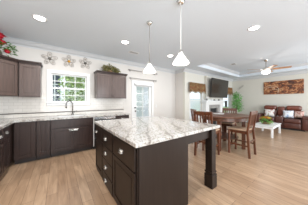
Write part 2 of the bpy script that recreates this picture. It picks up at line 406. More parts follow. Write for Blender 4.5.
struct('trim_7', MB().box(2.20, 2.30, YW - 0.02, YW, 0, 2.09, 0.004, 1).box(3.12, 3.22, YW - 0.02, YW, 0, 2.09, 0.004, 1).box(2.30, 3.12, YW - 0.02, YW, 2.0, 2.09, 0.004, 1), 'trim')

# backsplash tile, and a dark strip painting the shadow line low on it
bt = MB().box(XL + 0.012, -0.25, YW - 0.010, YW, 0.92, 1.50).box(-0.25, 0.80, YW - 0.010, YW, 0.92, 1.165).box(0.80, 1.90, YW - 0.010, YW, 0.92, 1.50)
bt.box(XL, XL + 0.011, 1.0, YW, 0.92, 1.50)
struct('trim_8', bt, 'tile')
struct('trim_shadow_strip', MB().box(XL + 0.02, 1.88, YW - 0.020, YW - 0.011, 0.998, 1.022, 0.003, 1).box(XL + 0.0115, XL + 0.02, 1.0, YW - 0.021, 0.998, 1.022), pm('shadow_strip', (0.10, 0.085, 0.075), 0.4, spec=0.2))

# ------------------------------------------------------------------ outside
struct('floor_patio', MB().box(1.6, 16, YW + T + 0.01, 12.0, -0.249, -0.20), pm('concrete', (0.55, 0.56, 0.57), 0.8, noise=0.08, scale=3))
struct('ground', MB().box(-30, 40, YW + T, 45, -0.35, -0.25), 'lawn')
h = thing('neighbour_house', 'grey sided house with a lattice window seen through the left of the sink window', 'house', (-2.5, 13, -0.25))
spart('wall', MB().box(-3, 2.72, 0, 5, 0, 5.4), 'house', h)
wn = spart('window', MB().box(1.55, 2.65, -0.05, 0, 1.2, 4.6), pm('dark_house_glass', (0.05, 0.06, 0.08), 0.2), h)
g = MB()
for i in range(4): g.box(1.50 + i * 0.38, 1.58 + i * 0.38, -0.09, -0.05, 1.15, 4.65)
for j in range(5): g.box(1.55, 2.65, -0.088, -0.052, 1.15 + j * 0.85, 1.24 + j * 0.85)
spart('lattice', g, 'white', wn)
rf = MB().box(-3.3, 3.0, -0.4, 5.4, 5.4, 5.7); spart('roof', rf, 'roofm', h)
h2 = thing('neighbour_house', 'pale grey house behind the garden tree, seen through the sink window', 'house', (1.2, 17, -0.25))
spart('wall', MB().box(0, 5.2, 0, 6, 0, 4.6), 'white', h2); spart('roof', MB().box(-0.3, 5.5, -0.4, 6.4, 4.6, 5.4, 0.1, 1), 'roofm', h2)
fe = thing('garden_fence', 'white boarded fence beyond the living room windows', 'fence', (9.6, 12.1, -0.25))
spart('boards', MB().box(0, 12, 0, 0.04, 0.05, 1.9), 'white', fe)
for k in range(6): spart('post', MB().box(k * 2.3, k * 2.3 + 0.1, 0.041, 0.14, 0, 2.0), 'white', fe)
def tree(loc, r, hh, label, n=1500, mat='leaf_out'):
    t = thing('garden_tree', label, 'tree', loc, 0, 'trees in the garden')
    m = MB()
    for k in range(7): m.cloud((rnd.uniform(-r, r) * 0.5, rnd.uniform(-r, r) * 0.5, hh * rnd.uniform(0.25, 0.85)), r * 0.6, r * 0.6, hh * 0.24, n // 7, 0.22, 0.13)
    spart('foliage', m, mat, t)
    spart('trunk', MB().tube([(0, 0, 0), (0.05, 0, hh * 0.3), (0, 0.05, hh * 0.6)], 0.09, 8, 0.05), 'bark', t)
tree((1.0, 8.6, -0.25), 1.0, 3.6, 'bright green tree in the middle of the sink window view')
tree((2.6, 11.2, -0.25), 1.2, 3.6, 'bright green tree on the right of the sink window view')
gh = thing('garden_shed', 'white sided garden shed outside the glass door', 'shed', (5.0, 8.0, -0.20))
spart('wall', MB().box(0, 4.2, 0, 2.5, 0, 2.9), 'white', gh); spart('roof', MB().box(-0.2, 4.4, -0.25, 2.7, 2.9, 3.1), 'roofm', gh)
spart('door', MB().box(0.7, 1.5, -0.04, 0, 0.02, 2.1), pm('blue_grey_paint', (0.40, 0.48, 0.58), 0.6), gh)

# ------------------------------------------------------------------ cabinetry
def cup_pull(x, z, mat='nickel'):
    m = MB(); t = bmesh.new(); seg = 10; rows = 5; L = 0.095; D = 0.030; Hh = 0.036
    grid = []
    for i in range(seg + 1):
        a = PI * i / seg; cx = -math.cos(a) * L / 2; ring = []
        for j in range(rows + 1):
            b = PI / 2 * j / rows; k = math.sin(a)
            ring.append(t.verts.new((x + cx, -D * math.sin(b) * (0.25 + 0.75 * k), z - 0.012 + Hh * math.cos(b) * (0.35 + 0.65 * k))))
        grid.append(ring)
    for i in range(seg):
        for j in range(rows): t.faces.new((grid[i][j], grid[i + 1][j], grid[i + 1][j + 1], grid[i][j + 1]))
    g = bmesh.ops.solidify(t, geom=list(t.faces), thickness=0.003)
    bmesh.ops.recalc_face_normals(t, faces=t.faces)
    m._add(t)
    m.box(x - 0.055, x + 0.055, -0.003, 0.0, z + 0.016, z + 0.026, 0.001, 1)
    return m
def knob(x, z):
    m = MB(); m.tube([(x, 0, z), (x, -0.018, z)], 0.006, 8); m.ball((x, -0.024, z), 0.014); return m
def shaker(x0, x1, z0, z1, fw=0.055, th=0.02):
    m = MB()
    m.box(x0, x0 + fw, -th, 0, z0, z1, 0.002, 1).box(x1 - fw, x1, -th, 0, z0, z1, 0.002, 1)
    m.box(x0 + fw, x1 - fw, -th, 0, z1 - fw, z1, 0.002, 1).box(x0 + fw, x1 - fw, -th, 0, z0, z0 + fw, 0.002, 1)
    m.box(x0 + fw, x1 - fw, -th + 0.011, -0.001, z0 + fw, z1 - fw)
    if x1 - x0 > 2 * fw + 0.08: m.box(x0 + fw + 0.018, x1 - fw - 0.018, -th + 0.005, -th + 0.011, z0 + fw + 0.018, z1 - fw - 0.018, 0.004, 1)
    return m
def slab(x0, x1, z0, z1, th=0.02): return MB().box(x0, x1, -th, 0, z0, z1, 0.004, 2)
def handle(mb, par):
    o = spart('handle', mb, 'nickel', par, True); o.location.y = -0.0205; return o
def base_cab(label, w, loc, rotz, doors, drawers, mat='cab', depth=0.58, z1=0.874, kick=True, group=None, fr=None):
    """doors: (x0,x1,z0,z1,handle (x,z) or None); drawers the same"""
    c = thing('base_cabinet', label, 'cabinet', loc, rotz, group)
    zk = 0.10 if kick else 0.0
    spart('body', MB().box(0.001, w - 0.001, 0.0005, depth, zk, z1), mat, c)
    if kick: spart('toe_kick', MB().box(0.001, w - 0.001, 0.075, depth, 0, zk), 'cab_dark', c)
    for (a, b, z0, z2, hd) in doors:
        d = spart('door', shaker(a, b, z0, z2), mat, c)
        if hd: handle(cup_pull(*hd), d)
    for (a, b, z0, z2, hd) in drawers:
        d = spart('drawer', slab(a, b, z0, z2), mat, c)
        if hd: handle(cup_pull(*hd), d)
    return c
YF = 3.77; XFc = -0.735      # cabinet fronts
# back run (local x = world x)
base_cab('dark corner base cabinet with one tall door, left of the narrow one', 0.335, (-0.715, YF, 0), 0, [(0.02, 0.325, 0.125, 0.862, None)], [])
base_cab('narrow dark base cabinet between the corner and the sink cabinet', 0.235, (-0.375, YF, 0), 0, [(0.015, 0.22, 0.125, 0.862, None)], [])
sc = base_cab('wide dark sink base cabinet with two doors under the window', 0.89, (-0.135, YF, 0), 0,
         [(0.012, 0.441, 0.125, 0.66, (0.395, 0.595)), (0.447, 0.878, 0.125, 0.66, (0.493, 0.595))], [(0.012, 0.878, 0.675, 0.862, None)])
base_cab('dark base cabinet at the right end of the window counter, behind the island', 0.44, (1.375, YF, 0), 0, [(0.012, 0.428, 0.125, 0.66, (0.22, 0.60))], [(0.012, 0.428, 0.675, 0.862, (0.22, 0.76))])
# left run, facing +x ; rotz +90: local x -> world +y
base_cab('dark base cabinet of the left run, nearest the corner', 0.36, (XFc, 3.16, 0), PI / 2, [(0.01, 0.35, 0.125, 0.63, None)], [(0.01, 0.35, 0.645, 0.862, (0.17, 0.755))])
base_cab('dark base cabinet of the left run, cut by the left edge of the photo', 0.34, (XFc, 2.815, 0), PI / 2, [(0.01, 0.33, 0.125, 0.63, None)], [(0.01, 0.33, 0.645, 0.862, (0.19, 0.755))])
fill = thing('corner_filler', 'blind corner cabinet box with a dark filler strip between the two cabinet runs', 'cabinet', (0, 0, 0))
spart('body', MB().box(-1.32, XFc, YF + 0.02, YW - 0.02, 0.10, 0.874).box(-1.32, XFc - 0.0, 3.525, YF + 0.02, 0.10, 0.874), 'cab', fill)
spart('toe_kick', MB().box(-1.32, XFc - 0.075, 3.525, YF + 0.5, 0, 0.10), 'cab_dark', fill)

# granite on the two runs with the sink cut-out
SX0, SX1, SY0, SY1 = -0.02, 0.62, 3.84, 4.22
gt = MB(); za, zb = 0.876, 0.916; yf = 3.729; ye = YW - 0.011
gt.box(XL + 0.012, SX0, yf, ye, za, zb).box(SX1, 1.835, yf, ye, za, zb).box(SX0, SX1, yf, SY0, za, zb).box(SX0, SX1, SY1, ye, za, zb)
gt.box(XL + 0.012, -0.692, 2.75, yf, za, zb)
tag(gt.build('countertop', 'granite'), 'white and grey veined granite counter running under the window and round the left corner', 'countertop')
sk = thing('kitchen_sink', 'undermount sink basin set in the granite under the window', 'sink', (0.30, 4.03, 0.70))
spart('basin', MB().box(-0.32, 0.32, -0.19, 0.19, 0, 0.012).box(-0.32, -0.308, -0.19, 0.19, 0.012, 0.212).box(0.308, 0.32, -0.19, 0.19, 0.012, 0.212)
      .box(-0.308, 0.308, -0.19, -0.178, 0.012, 0.212).box(-0.308, 0.308, 0.178, 0.19, 0.012, 0.212), 'white', sk)
spart('drain', MB().lathe([(0.001, 0.014), (0.045, 0.016), (0.045, 0.0125)], 16), 'steel', sk)
fc = thing('kitchen_faucet', 'tall dark metal gooseneck faucet behind the sink', 'faucet', (0.33, 4.285, zb))
pts = [(0, 0, 0.02), (0, 0, 0.30)]
dx, dy = -0.80, -0.60
for i in range(1, 13):
    a = PI * i / 12; r = 0.095; pts.append((dx * (r - r * math.cos(a)), dy * (r - r * math.cos(a)), 0.30 + r * math.sin(a)))
spart('neck', MB().tube(pts, 0.013, 10), 'faucet', fc, True)
spart('spray_head', MB().tube([(dx * 0.19, dy * 0.19, 0.30), (dx * 0.19, dy * 0.19, 0.20)], 0.015, 10, 0.019), 'faucet', fc, True)
spart('base', MB().lathe([(0.030, 0), (0.030, 0.02), (0.018, 0.05)], 16), 'faucet', fc, True)
spart('lever', MB().tube([(0.01, 0, 0.07), (0.05, 0, 0.075), (0.10, -0.01, 0.12)], 0.008, 8), 'faucet', fc, True)

# dishwasher
dw = thing('dishwasher', 'black and stainless dishwasher right of the sink cabinet', 'dishwasher', (0.762, 3.735, 0))
spart('body', MB().box(0.01, 0.60, 0.03, 0.60, 0.10, 0.868), 'black', dw)
spart('door', MB().box(0.012, 0.598, -0.005, 0.028, 0.11, 0.80, 0.004, 1), 'black', dw)
spart('edge_trim', MB().box(0.0, 0.0115, -0.022, 0.03, 0.10, 0.868), 'white', dw)
spart('control_panel', MB().box(0.012, 0.598, -0.02, 0.028, 0.803, 0.868, 0.004, 1), 'steel', dw)
spart('handle', MB().tube([(0.08, -0.045, 0.775), (0.52, -0.045, 0.775)], 0.01, 8).tube([(0.09, -0.045, 0.775), (0.09, -0.004, 0.775)], 0.008).tube([(0.51, -0.045, 0.775), (0.51, -0.004, 0.775)], 0.008), 'steel', dw, True)
spart('toe_kick', MB().box(0.01, 0.60, 0.07, 0.5, 0, 0.10), 'blackmat', dw)

# upper cabinets
def upper(label, w, loc, rotz, doors, depth=0.315, z0=1.41, z1=2.15):
    c = thing('wall_cabinet', label, 'cabinet', loc, rotz)
    spart('body', MB().box(0, w, 0.0, depth, z0, z1).box(0, w, 0.004, 0.02, z0 - 0.018, z0), 'cab_up', c)
    for (a, b, hx) in doors:
        d = spart('door', shaker(a, b, z0 + 0.015, z1 - 0.03, 0.05), 'cab_up', c)
        if hx is not None:
            k = spart('knob', knob(hx, z0 + 0.06), 'dark_metal', d, True); k.location.y = -0.02
    cr = MB().box(-0.012, w + 0.012, -0.035, depth, z1, z1 + 0.022).box(-0.025, w + 0.025, -0.055, depth, z1 + 0.022, z1 + 0.058, 0.006, 1)
    spart('crown', cr, 'cab', c)
    return c
UY = 4.045
upper('single-door brown wall cabinet left of the sink window', 0.36, (-0.69, UY, 0), 0, [(0.015, 0.35, None)])
upper('two-door brown wall cabinet right of the sink window', 0.93, (0.915, UY, 0), 0, [(0.015, 0.462, 0.437), (0.468, 0.915, 0.493)])
# diagonal corner cabinet: pentagon plan
dc = thing('wall_cabinet', 'diagonal brown corner wall cabinet under the red flowers', 'cabinet', (0, 0, 0))
def prism(pts, z0, z1):
    t = bmesh.new(); a = [t.verts.new((x, y, z0)) for x, y in pts]; b = [t.verts.new((x, y, z1)) for x, y in pts]
    t.faces.new(list(reversed(a))); t.faces.new(b); n = len(pts)
    for i in range(n): t.faces.new((a[i], a[(i + 1) % n], b[(i + 1) % n], b[i]))
    bmesh.ops.recalc_face_normals(t, faces=t.faces); return MB()._add(t)
A = Vector((-1.02, 3.70)); B = Vector((-0.705, 4.04)); ymx = YW - 0.012; xmn = XL + 0.013
spart('body', prism([(xmn, A.y), (A.x, A.y), (B.x, B.y), (B.x, ymx), (xmn, ymx)], 1.41, 2.15), 'cab_up', dc)
d2 = (B - A); L2 = d2.length; ang = math.atan2(d2.y, d2.x)
dd = spart('door', shaker(0.02, L2 - 0.02, 1.425, 2.12, 0.05), 'cab_up', dc); dd.location = (A.x, A.y, 0); dd.rotation_euler = (0, 0, ang)
n2 = Vector((d2.y, -d2.x)).normalized()
def pent(o): return [(xmn, A.y - o * 0.6), (A.x + n2.x * o * 0.6, A.y - o), (B.x + n2.x * o - 0.01, B.y + n2.y * o), (B.x - 0.027 + 0.013, B.y), (B.x - 0.014, ymx), (xmn, ymx)]
cr = prism(pent(0.035), 2.15, 2.172); cr._add(prism(pent(0.055), 2.172, 2.208).bm)
spart('crown', cr, 'cab', dc)
lt = upper('wall cabinet on the left wall, outside the photo beside the corner one', 0.6, (-1.017, 3.09, 0), PI / 2, [(0.015, 0.585, None)])

# ------------------------------------------------------------------ island
IX0, IX1, IY0, IY1 = 0.563, 2.10, 1.032, 2.702
tp = MB().box(IX0, IX1, IY0, IY1, za, zb + 0.002, 0.008, 2)
tag(tp.build('island_countertop', 'granite'), 'large veined granite slab on top of the kitchen island', 'countertop')
isl = thing('kitchen_island', 'espresso brown island cabinet with cup-pull drawers and corner posts', 'island', (0.60, 1.068, 0))
W, Lg = 0.72, 1.60
spart('body', MB().box(0.0, W, 0, Lg, 0.0, 0.874), 'isl', isl)
spart('end_panel', MB().box(0.012, W + 0.002, -0.012, -0.0005, 0.0, 0.874), 'isl', isl)
# drawers and doors on the -x face: local frame rotated -90 about z
def iface(name, mb, par=None, hd=None):
    o = spart(name, mb, 'isl', isl); o.rotation_euler = (0, 0, -PI / 2); o.location = (0, Lg, 0)
    if hd: handle(hd, o)
    return o
# local x of the face runs from the far end (0) to the near end (Lg)
seg1 = (0.015, 0.455); seg2 = (0.475, 0.955); seg3 = (0.985, 1.575)
iface('drawer', slab(*seg1, 0.625, 0.860), hd=cup_pull(0.10, 0.735))
iface('door', shaker(*seg1, 0.06, 0.61))
c = sum(seg2) / 2
for (z0, z2, zh) in ((0.625, 0.860, 0.730), (0.420, 0.612, 0.515), (0.215, 0.407, 0.305), (0.030, 0.202, 0.105)):
    iface('drawer', slab(*seg2, z0, z2), hd=cup_pull(c - 0.06, zh))
iface('drawer', slab(*seg3, 0.625, 0.860), hd=cup_pull(1.26, 0.73))
iface('door', shaker(*seg3, 0.06, 0.61))
spart('apron', MB().box(W + 0.003, 1.235, 0.0, 0.022, 0.752, 0.874).box(W + 0.003, 1.235, Lg - 0.022, Lg, 0.752, 0.874).box(1.245, 1.267, 0.09, Lg - 0.09, 0.752, 0.874), 'isl', isl)
for yy in (0.012, Lg - 0.012):
    k = MB(); cx = 1.285; s = 0.055
    k.box(cx - s, cx + s, yy - s, yy + s, 0.16, 0.56, 0.004, 1)
    k.box(cx - s - 0.008, cx + s + 0.008, yy - s - 0.008, yy + s + 0.008, 0.22, 0.245, 0.003, 1)
    k.box(cx - s, cx + s, yy - s, yy + s, 0.56, 0.874, 0.004, 1)
    k.box(cx - s - 0.012, cx + s + 0.012, yy - s - 0.012, yy + s + 0.012, 0.0, 0.20, 0.005, 1)
    spart('leg', k, 'isl', isl)

# ------------------------------------------------------------------ ceiling lamps
def can_light(x, y, label, power=17, z=ZC):
    t = thing('recessed_light', label, 'ceiling light', (x, y, z), 0, 'recessed ceiling lights')
    spart('trim_ring', MB().lathe([(0.077, -0.001), (0.079, -0.008), (0.098, -0.006), (0.101, -0.0005)], 24), 'white', t, True)
    spart('lens', MB().lathe([(0.0005, -0.006), (0.075, -0.006), (0.0755, -0.001), (0.0005, -0.001)], 24), 'lens', t)
    l = bpy.data.lights.new('bulb', 'AREA'); l.shape = 'DISK'; l.size = 0.12; l.energy = power; l.color = (1.0, 0.98, 0.96)
    o = bpy.data.objects.new('bulb', l); COL.objects.link(o); o.parent = t; o.location = (0, 0, -0.012)
    return t
can_light(-0.25, 2.97, 'bright recessed ceiling light above the left of the sink counter', 30)
can_light(1.31, 2.94, 'recessed ceiling light between the right wall cabinet and the island pendants')
can_light(2.86, 2.98, 'small recessed ceiling light beside the nearer pendant shade')
can_light(3.09, 0.87, 'bright recessed ceiling light alone on the right half of the ceiling')
can_light(-0.4, 0.7, 'added recessed fill light over the left counter run, behind the viewer', 40)  # unseen can, added to brighten the left side
can_light(1.3, -0.8, 'added recessed fill light behind the viewer near the island')  # this one and the next are unseen, added for even fill
can_light(3.2, -1.4, 'added recessed fill light behind the viewer near the living room')

def pendant(x, y, label, rodmat, z=1.84):
    t = thing('pendant_lamp', label, 'pendant lamp', (x, y, z), 0, 'pendants over the island')
    prof = [(0.118, 0.0), (0.112, 0.018), (0.088, 0.055), (0.060, 0.095), (0.036, 0.130), (0.028, 0.150)]
    inner = [(r - 0.004, zz) for r, zz in reversed(prof)]
    mm = MB(); tb = bmesh.new(); seg = 28; rings = []
    for (r, zz) in prof + inner: rings.append([tb.verts.new((r * math.cos(2 * PI * i / seg), r * math.sin(2 * PI * i / seg), zz)) for i in range(seg)])
    rings.append(rings[0])
    for a, b in zip(rings, rings[1:]):
        for i in range(seg): tb.faces.new((a[i], a[(i + 1) % seg], b[(i + 1) % seg], b[i]))
    bmesh.ops.recalc_face_normals(tb, faces=tb.faces); mm._add(tb)
    spart('lamp_shade', mm, 'shade', t, True)
    spart('socket', MB().lathe([(0.030, 0.148), (0.030, 0.165), (0.012, 0.20)], 16), 'nickel', t, True)
    spart('rod', MB().tube([(0, 0, 0.195), (0, 0, ZC - z - 0.02)], 0.006, 8), rodmat, t, True)
    spart('canopy', MB().lathe([(0.012, ZC - z - 0.045), (0.040, ZC - z - 0.030), (0.060, ZC - z - 0.001)], 20), 'nickel', t, True)
    l = bpy.data.lights.new('bulb', 'POINT'); l.energy = 6; l.shadow_soft_size = 0.03; l.color = (1, 0.93, 0.84)
    o = bpy.data.objects.new('bulb', l); COL.objects.link(o); o.parent = t; o.location = (0, 0, 0.05)
pendant(1.345, 1.95, 'farther white bell-shaded pendant lamp over the island, grey rod', 'rod', 1.83)
pendant(1.425, 1.27, 'nearer and larger-looking white bell-shaded pendant lamp over the island', 'white', 1.845)
def vent(x, y, z, label, w=0.30, d=0.15):
    t = thing('ceiling_vent', label, 'vent', (x, y, z), 0)
    spart('frame', MB().box(-w / 2, w / 2, -d / 2, -d / 2 + 0.02, -0.008, -0.0005).box(-w / 2, w / 2, d / 2 - 0.02, d / 2, -0.008, -0.0005)
          .box(-w / 2, -w / 2 + 0.02, -d / 2 + 0.02, d / 2 - 0.02, -0.008, -0.0005).box(w / 2 - 0.02, w / 2, -d / 2 + 0.02, d / 2 - 0.02, -0.008, -0.0005), 'white', t)
    g = MB()
    for i in range(6): yy = -d / 2 + 0.028 + i * (d - 0.056) / 5; g.box(-w / 2 + 0.02, w / 2 - 0.02, yy - 0.003, yy + 0.003, -0.007, -0.001)
    spart('louvres', g, 'vent', t)
    spart('backing', MB().box(-w / 2 + 0.02, w / 2 - 0.02, -d / 2 + 0.02, d / 2 - 0.02, -0.001, -0.0004), 'blackmat', t)
vent(1.80, 3.42, ZC, 'air vent in the kitchen ceiling above the right wall cabinet')
vent(6.35, 2.55, ZT, 'air vent in the living room tray ceiling near its back edge', 0.25, 0.2)

# ------------------------------------------------------------------ wall flowers over the window
def wall_flower(x, z, label, cen, rot):
    t = thing('wall_flower', label, 'wall decoration', (x, YW - 0.001, z), 0, 'wire flowers above the sink window')
    for k in range(5):
        a = 2 * PI * k / 5 + rot; ux, uz = math.cos(a), math.sin(a); px, pz = -uz, ux
        pts = []
        for i in range(17):
            s = i / 16; th = 2 * PI * s
            r = 0.098 - 0.072 * math.cos(th); wdt = 0.044 * math.sin(th)
            pts.append((ux * r + px * wdt, -0.018 - 0.015 * (r / 0.2), uz * r + pz * wdt))
        w_ = spart('petal', MB().tube(pts, 0.004, 6), 'wire', t, True)
        sb = bmesh.new(); mid = Vector((ux * 0.11, -0.022, uz * 0.11)); vs = [sb.verts.new(Vector(p) * 0.45 + mid * 0.55) for p in pts[1:-1:1]]; sb.faces.new(vs)
        bmesh.ops.solidify(sb, geom=list(sb.faces), thickness=0.002)
        spart('petal_mesh', MB()._add(sb), 'petal_sheer', w_)
    spart('centre', MB().ball((0, -0.03, 0), 0.036, 0.024, 0.036), cen, t, True)
wall_flower(-0.17, 2.415, 'five-petal wire wall flower with a dark centre, left of the three over the window', 'smoke', 0.31)
wall_flower(0.25, 2.42, 'five-petal wire wall flower with an amber centre, middle of the three', 'amber', 0.31)
wall_flower(0.66, 2.44, 'five-petal wire wall flower with a dark centre, right of the three by the wall cabinet', 'smoke', 0.31)

# poinsettia arrangement on the corner cabinet
pz = 2.209
po = thing('red_flower_arrangement', 'red flowers with green leaves standing on the corner wall cabinet', 'flowers', (-0.99, 4.0, pz))
spart('vase', MB().lathe([(0.05, 0), (0.075, 0.06), (0.06, 0.13), (0.035, 0.16)], 16), 'smoke', po, True)
def bloom(c, r, n, mat, par, layers=2, name='bloom'):
    m = MB()
    for ly in range(layers):
        for k in range(n):
            a = 2 * PI * k / n + ly * 0.4; rr = r * (1 - 0.3 * ly)
            m.leaf(c, (math.cos(a), math.sin(a), rnd.uniform(0.0, 0.3) + ly * 0.5), rr, rr * 0.6, 0.15)
    m.ball((c[0], c[1], c[2] + 0.005), r * 0.14, sub=1)
    return spart(name, m, mat, par)
for c, r in (((0.05, -0.11, 0.40), 0.13), ((0.02, -0.14, 0.26), 0.13), ((0.09, -0.12, 0.27), 0.10), ((-0.06, -0.08, 0.44), 0.12), ((0.17, -0.13, 0.10), 0.08), ((0.04, -0.19, 0.31), 0.11)):
    bloom(c, r, 7, 'red', po, 3)
    b_ = bmesh.new(); b_.free()
    m = MB().ball(c, r * 0.55, r * 0.55, r * 0.5, 2); spart('petal_core', m, 'red', po, True)
m = MB()
for k in range(70):
    a = rnd.uniform(-2.2, 1.0); rr = rnd.uniform(0.03, 0.2)
    m.leaf((rr * math.cos(a) + 0.05, -0.05 + rr * math.sin(a) * 0.8, rnd.uniform(0.06, 0.30)), (math.cos(a), math.sin(a), rnd.uniform(-0.5, 0.6)), 0.09, 0.035)
for k in range(26):
    m.leaf((0.20 + rnd.uniform(-0.05, 0.06), -0.12, 0.12 + rnd.uniform(-0.05, 0.08)), (rnd.uniform(0.1, 1), rnd.uniform(-0.6, 0.4), rnd.uniform(-0.4, 0.7)), 0.08, 0.028)
m.tube([(0, 0, 0.14), (0.1, -0.08, 0.18), (0.2, -0.12, 0.14)], 0.005, 6)
spart('leaves', m, 'leaf', po)

# greenery basket on the right wall cabinet
bk = thing('greenery_arrangement', 'low arrangement of olive greenery on the two-door wall cabinet', 'plant', (1.33, 4.17, pz))
spart('basket', MB().lathe([(0.08, 0), (0.10, 0.04), (0.105, 0.06)], 18), 'wicker', bk, True)
m = MB()
for cx, cz, r in ((-0.14, 0.12, 0.10), (0.0, 0.15, 0.12), (0.14, 0.12, 0.10), (0.23, 0.08, 0.07)): m.cloud((cx, -0.04, cz), r, 0.10, r * 0.8, 130, 0.06, 0.04)
spart('foliage', m, 'leaf_olive', bk)
for cx, cz in ((-0.10, 0.14), (0.02, 0.16), (0.15, 0.13)): bloom((cx, -0.10, cz), 0.045, 6, M['fringe'], bk, 1)

# curtain rods over the door
def rod(x0, x1, z, label, r=0.012):
    t = thing('curtain_rod', label, 'curtain rod', ((x0 + x1) / 2, YW - 0.09, z)); hw = (x1 - x0) / 2
    spart('pole', MB().tube([(-hw, 0, 0), (hw, 0, 0)], r, 10), 'rod', t, True)
    for s in (-1, 1):
        spart('finial', MB().ball((s * (hw + 0.02), 0, 0), 0.028), 'rod', t, True)
        spart('bracket', MB().box(s * (hw - 0.05) - 0.008, s * (hw - 0.05) + 0.008, 0, 0.089, -0.012, 0.012).box(s * (hw - 0.05) - 0.02, s * (hw - 0.05) + 0.02, 0.082, 0.0895, -0.04, 0.03), 'rod', t)
rod(2.08, 3.30, 2.44, 'upper thin grey curtain rod above the glass door')
rod(2.12, 3.26, 2.15, 'lower thin grey curtain rod above the glass door')
sr = thing('roller_blind', 'slim white roller blind box across the top of the glass door', 'blind', (2.72, YW - 0.06, 1.93))
spart('cassette', MB().box(-0.42, 0.40, -0.03, 0.037, 0, 0.05, 0.01, 2), 'white', sr)
spart('bottom_bar', MB().box(-0.36, 0.36, -0.006, 0.006, -0.035, -0.015), 'rod', sr); spart('fabric', MB().box(-0.36, 0.36, -0.002, 0.002, -0.015, 0.0), 'fabric_w', sr)
sw = thing('light_switch', 'white switch plate on the wall right of the glass door', 'switch', (3.35, YW - 0.0005, 1.10))
spart('plate', MB().box(-0.035, 0.035, -0.007, 0, -0.057, 0.057, 0.002, 1), 'trim', sw)
spart('toggle', MB().box(-0.006, 0.006, -0.016, -0.007, -0.012, 0.012), 'blackmat', sw)

# ------------------------------------------------------------------ living room back wall: fireplace, TV, valances
fy = 3.68
fp = thing('fireplace', 'white mantel fireplace with a grey stone surround and dark firebox', 'fireplace', (6.72, YL - 0.002, 0))
BX0, BX1 = -0.66, 1.04
spart('chimney_breast', MB().box(BX0, BX1, -0.118, 0, 1.40, ZC - 0.135), 'wall_lr', fp)
s = MB().box(-0.86, -0.58, -0.21, 0, 0, 1.22, 0.006, 1).box(0.58, 0.86, -0.21, 0, 0, 1.22, 0.006, 1).box(-0.58, 0.58, -0.21, 0, 1.12, 1.22)
spart('surround', s, 'white', fp)
spart('mantel_shelf', MB().box(-0.95, 0.90, -0.29, 0, 1.22, 1.30, 0.01, 2).box(-0.90, 0.85, -0.25, 0, 1.30, 1.34, 0.005, 1).box(-0.86, 0.86, -0.15, 0, 1.34, 1.40), 'white', fp)
spart('stone_surround', MB().box(-0.579, -0.36, -0.15, -0.01, 0, 1.119).box(0.36, 0.579, -0.15, -0.01, 0, 1.119).box(-0.36, 0.36, -0.15, -0.01, 0.93, 1.119), 'tile_grey', fp)
spart('firebox', MB().box(-0.359, 0.359, -0.06, -0.012, 0.0, 0.929), 'blackmat', fp)
tvx = 6.98
tv = thing('television', 'large black flat television mounted above the fireplace', 'television', (tvx, 3.44, 1.98), 0)
TW, TH = 0.88, 0.49
tvb = spart('frame', MB().box(-TW, TW, 0.0, 0.045, -TH, TH, 0.006, 1), 'blackmat', tv)
tvb.rotation_euler = (R(4), 0, 0)
m, n, l, b = new_mat('television_screen'); b.inputs['Base Color'].default_value = (0.030, 0.027, 0.022, 1); b.inputs['Roughness'].default_value = 0.16
M['screen'] = m
scn = spart('screen', MB().box(-TW + 0.015, TW - 0.015, -0.003, -0.0003, -TH + 0.015, TH - 0.015), 'screen', tvb)
spart('wall_mount', MB().box(-0.15, 0.15, 0.06, 0.10, -0.15, 0.15).box(-0.04, 0.04, 0.095, 0.238, -0.06, 0.06), 'blackmat', tv)
# mantel ornaments
mz = 1.342
vs = thing('flower_vase', 'white bouquet in a small vase at the left end of the mantel', 'vase', (5.93, 3.58, mz))
spart('vase', MB().lathe([(0.03, 0), (0.05, 0.04), (0.025, 0.09)], 14), 'tile_grey', vs, True)
m = MB()
for k in range(9): a = k * 0.7; m.ball((0.05 * math.cos(a), 0.045 * math.sin(a), 0.12 + 0.02 * (k % 3)), 0.032, sub=1)
spart('blossoms', m, 'fabric_w', vs, True)
for i, (x, hgt, mt, lb) in enumerate(((6.40, 0.07, 'white', 'small white ornament on the mantel, left of the middle'), (6.62, 0.055, 'smoke', 'small dark ornament on the middle of the mantel'),
        (6.84, 0.08, 'white', 'small white ornament on the mantel, right of the middle'), (7.08, 0.06, 'smoke', 'small dark ornament near the right of the mantel'), (7.30, 0.08, 'white', 'small white ornament at the right end of the mantel'))):
    o = MB().lathe([(0.045, 0), (0.06, hgt * 0.4), (0.03, hgt * 0.75), (0.036, hgt)], 14).build('ornament', mt, loc=(x, 3.58, mz), smooth=True)
    tag(o, lb, 'ornament', 'ornaments on the mantel')
sb_ = tag(MB().lathe([(0.09, 0), (0.09, 0.02), (0.018, 0.03), (0.018, 0.95), (0.06, 0.97), (0.06, 1.30), (0.03, 1.33)], 16).build('floor_speaker', 'blackmat', loc=(7.86, 3.55, 0), smooth=False), 'slim dark tower speaker right of the fireplace', 'speaker')

